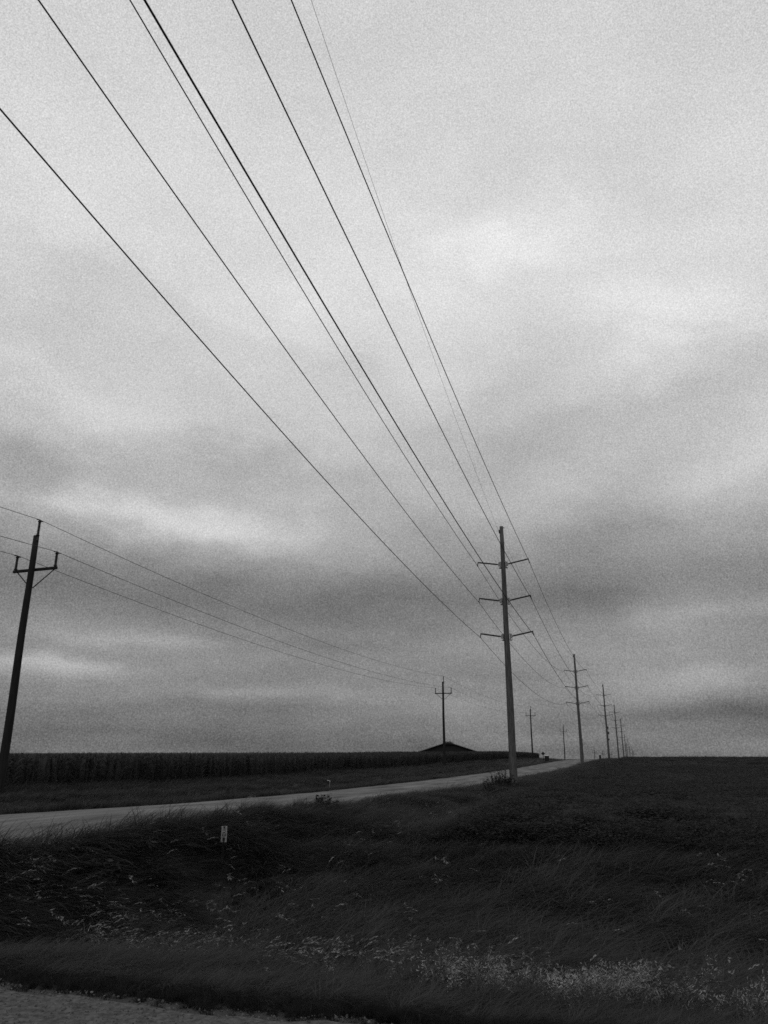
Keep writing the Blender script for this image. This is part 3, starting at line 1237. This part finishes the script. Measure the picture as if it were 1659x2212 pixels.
# ------------------------------------------------------------------ barn beyond the corn
def barn():
    Y = 300.0
    c0 = at(968, 1625.5, Y)
    gz = ground_at(c0.x, Y)
    root = empty('barn', (c0.x, Y, gz), -.06)
    W, D = 24.6, 34.0
    eave = c0.z - gz
    apex = at(967, 1602.5, Y).z - gz
    hw = W / 2
    bm = bmesh.new()
    v = [bm.verts.new(q) for q in ((-hw, 0, -1), (hw, 0, -1), (hw, 0, eave), (0, 0, apex - .25), (-hw, 0, eave), (-hw, .25, -1), (hw, .25, -1), (hw, .25, eave), (0, .25, apex - .25), (-hw, .25, eave))]
    for f in ((0, 1, 2, 3, 4), (9, 8, 7, 6, 5), (0, 5, 6, 1), (1, 6, 7, 2), (2, 7, 8, 3), (3, 8, 9, 4), (4, 9, 5, 0)):
        bm.faces.new([v[i] for i in f])
    bm_obj('end_wall', bm, M['barn_wall'], root)
    for sx in (-1, 1):
        bm = bmesh.new()
        add_box(bm, (sx * (hw - .12), D / 2 + .2, (eave - 1) / 2), (.24, D - .1, eave + 1))
        bm_obj('side_wall', bm, M['barn_wall'], root)
    bm = bmesh.new()
    add_box(bm, (0, D + .2, (eave - 1) / 2), (W, .24, eave + 1))
    bm_obj('end_wall', bm, M['barn_wall'], root)
    sl = math.atan2(apex - eave, hw)
    ln = math.hypot(apex - eave, hw) + 1.0
    for sx in (-1, 1):
        bm = bmesh.new()
        mid = Vector((sx * (hw + .95) / 2 * 1.0, D / 2 - .1, (apex + eave) / 2 - .16))
        rot = Matrix.Rotation(sx * sl, 3, 'Y')
        add_box(bm, mid, (ln, D + 1.2, .10), rot)
        rf = bm_obj('roof', bm, M['barn_roof'], root)
        bm = bmesh.new()
        add_box(bm, mid + Vector((0, -(D + 1.2) / 2 - .04, -.02)), (ln, .05, .16), rot)
        bm_obj('edge_trim', bm, M['pale_trim'], rf)
    bm = bmesh.new()
    yy0, yy1 = -.7, D + .5
    q = [bm.verts.new(v) for yv in (yy0, yy1) for v in ((-2.9, yv, apex - .95), (2.9, yv, apex - .95), (.95, yv, apex + .10), (-.95, yv, apex + .10))]
    for f in ((0, 1, 2, 3), (7, 6, 5, 4), (0, 4, 5, 1), (1, 5, 6, 2), (2, 6, 7, 3), (3, 7, 4, 0)):
        bm.faces.new([q[i] for i in f])
    bm_obj('ridge_vent', bm, M['barn_wall'], root)
    bm = bmesh.new()
    add_box(bm, (0, -.06, eave - .12), (W, .08, .22))
    bm_obj('eave_band', bm, M['dark_steel'], root)
    bm = bmesh.new()
    add_box(bm, (0, -.07, eave * .36), (6, .10, eave * .78), bevel=.02)
    bm_obj('door', bm, M['barn_wall'], root)
    tag(root, 'wide dark barn with a shallow gabled roof showing above the corn', 'barn')


barn()


# ------------------------------------------------------------------ lattice mast far behind
def mast():
    Y = 700.0
    top = at(1312, 1565, Y)
    gz = ground_at(top.x, Y)
    root = empty('lattice_mast', (top.x, Y, gz))
    H = top.z - gz
    legs = []
    wb, wt = 1.9, .7
    for k in range(3):
        a = 2 * PI * k / 3 + .3
        bm = bmesh.new()
        add_tube(bm, [(wb * math.cos(a), wb * math.sin(a), -1), (wt * math.cos(a), wt * math.sin(a), H)], [.10, .06], 5)
        bm_obj('leg', bm, M['steel'], root)
        legs.append(a)
    bm = bmesh.new()
    n = 26
    for i in range(n):
        for k in range(3):
            a, b = legs[k], legs[(k + 1) % 3]
            z0, z1 = H * i / n, H * (i + 1) / n
            r0, r1 = wb + (wt - wb) * i / n, wb + (wt - wb) * (i + 1) / n
            add_tube(bm, [(r0 * math.cos(a), r0 * math.sin(a), z0), (r1 * math.cos(b), r1 * math.sin(b), z1)], .045, 3)
            add_tube(bm, [(r1 * math.cos(a), r1 * math.sin(a), z1), (r1 * math.cos(b), r1 * math.sin(b), z1)], .035, 3)
    bm_obj('lattice_bracing', bm, M['steel'], root)
    for py, r in ((1572, 1.0), (1583.5, 1.2), (1597.5, .9)):
        zz = at(1312, py, Y).z - gz
        bm = bmesh.new()
        add_tube(bm, [(-.5, -1.4, zz), (-.5, -.9, zz)], [r, r * .7], 12)
        add_tube(bm, [(-.5, -1.0, zz), (0, 0, zz)], .08, 5)
        bm_obj('dish_antenna', bm, M['dark_steel'], root)
    tag(root, 'faint lattice mast with small dishes, far behind the third tall pole', 'mast')


mast()


# ------------------------------------------------------------------ broad-leaved weeds along the road edge
def weed(px, Y, c_over, height_, width_, nstem, label, seed):
    rnd = random.Random(seed)
    X = at(px, 1690, Y).x
    gz = ground_at(X, Y)
    root = empty('roadside_weed', (X, Y, gz))
    bs = bmesh.new()
    bl = bmesh.new()
    for k in range(nstem):
        a = rnd.uniform(0, 2 * PI)
        r = width_ * .5 * math.sqrt(rnd.random())
        hh = height_ * rnd.uniform(.55, 1.0) * (1 - .35 * (r / (width_ * .5)) ** 2)
        b = Vector((r * math.cos(a) * .6, r * math.sin(a) * .6, -.05))
        t = Vector((r * math.cos(a) + rnd.uniform(0, .12), r * math.sin(a), hh))
        m = b.lerp(t, .5) + Vector((rnd.uniform(-.04, .04), 0, .03))
        add_tube(bs, [b, m, t], [.008, .006, .003], 4)
        for j in range(24):
            f = .2 + .8 * j / 23
            p = b.lerp(m, f * 2) if f < .5 else m.lerp(t, (f - .5) * 2)
            d = Vector((rnd.gauss(.25, 1), rnd.gauss(0, 1), rnd.gauss(.1, .6))).normalized()
            s_ = d.cross(Vector((rnd.gauss(0, .5), rnd.gauss(0, .5), 1))).normalized()
            l = rnd.uniform(.05, .13)
            vs = [bl.verts.new(q) for q in (p, p + d * l * .5 + s_ * l * .28, p + d * l, p + d * l * .5 - s_ * l * .28)]
            bl.faces.new(vs)
    bm_obj('stems', bs, M['weed'], root)
    lf = bm_obj('leaves', bl, M['weed'], root)
    lf['kind'] = 'stuff'
    tag(root, label, 'weed', 'weeds along the gravel road edge')


weed(1081, 41.5, 0, 1.30, 1.45, 60, 'widest leafy weed clump, against the foot of the nearest tall pole', 1)
weed(1104, 44.5, 0, .75, .8, 18, 'low weed clump hiding the base of the nearest tall pole', 2)
weed(702, 22.0, 0, .60, .70, 26, 'rounded leafy weed standing alone at the gravel road edge above the marker', 3)
weed(1052, 39.0, 0, .8, .6, 14, 'small thin weed beside the wide weed clump, away from the pole', 4)
weed(322, 13.2, 0, .85, .30, 9, 'tall narrow weed poking over the road edge, left of the marker', 5)
weed(235, 11.8, 0, .82, .34, 9, 'leaning narrow weed poking over the road edge nearest the photo side', 6)
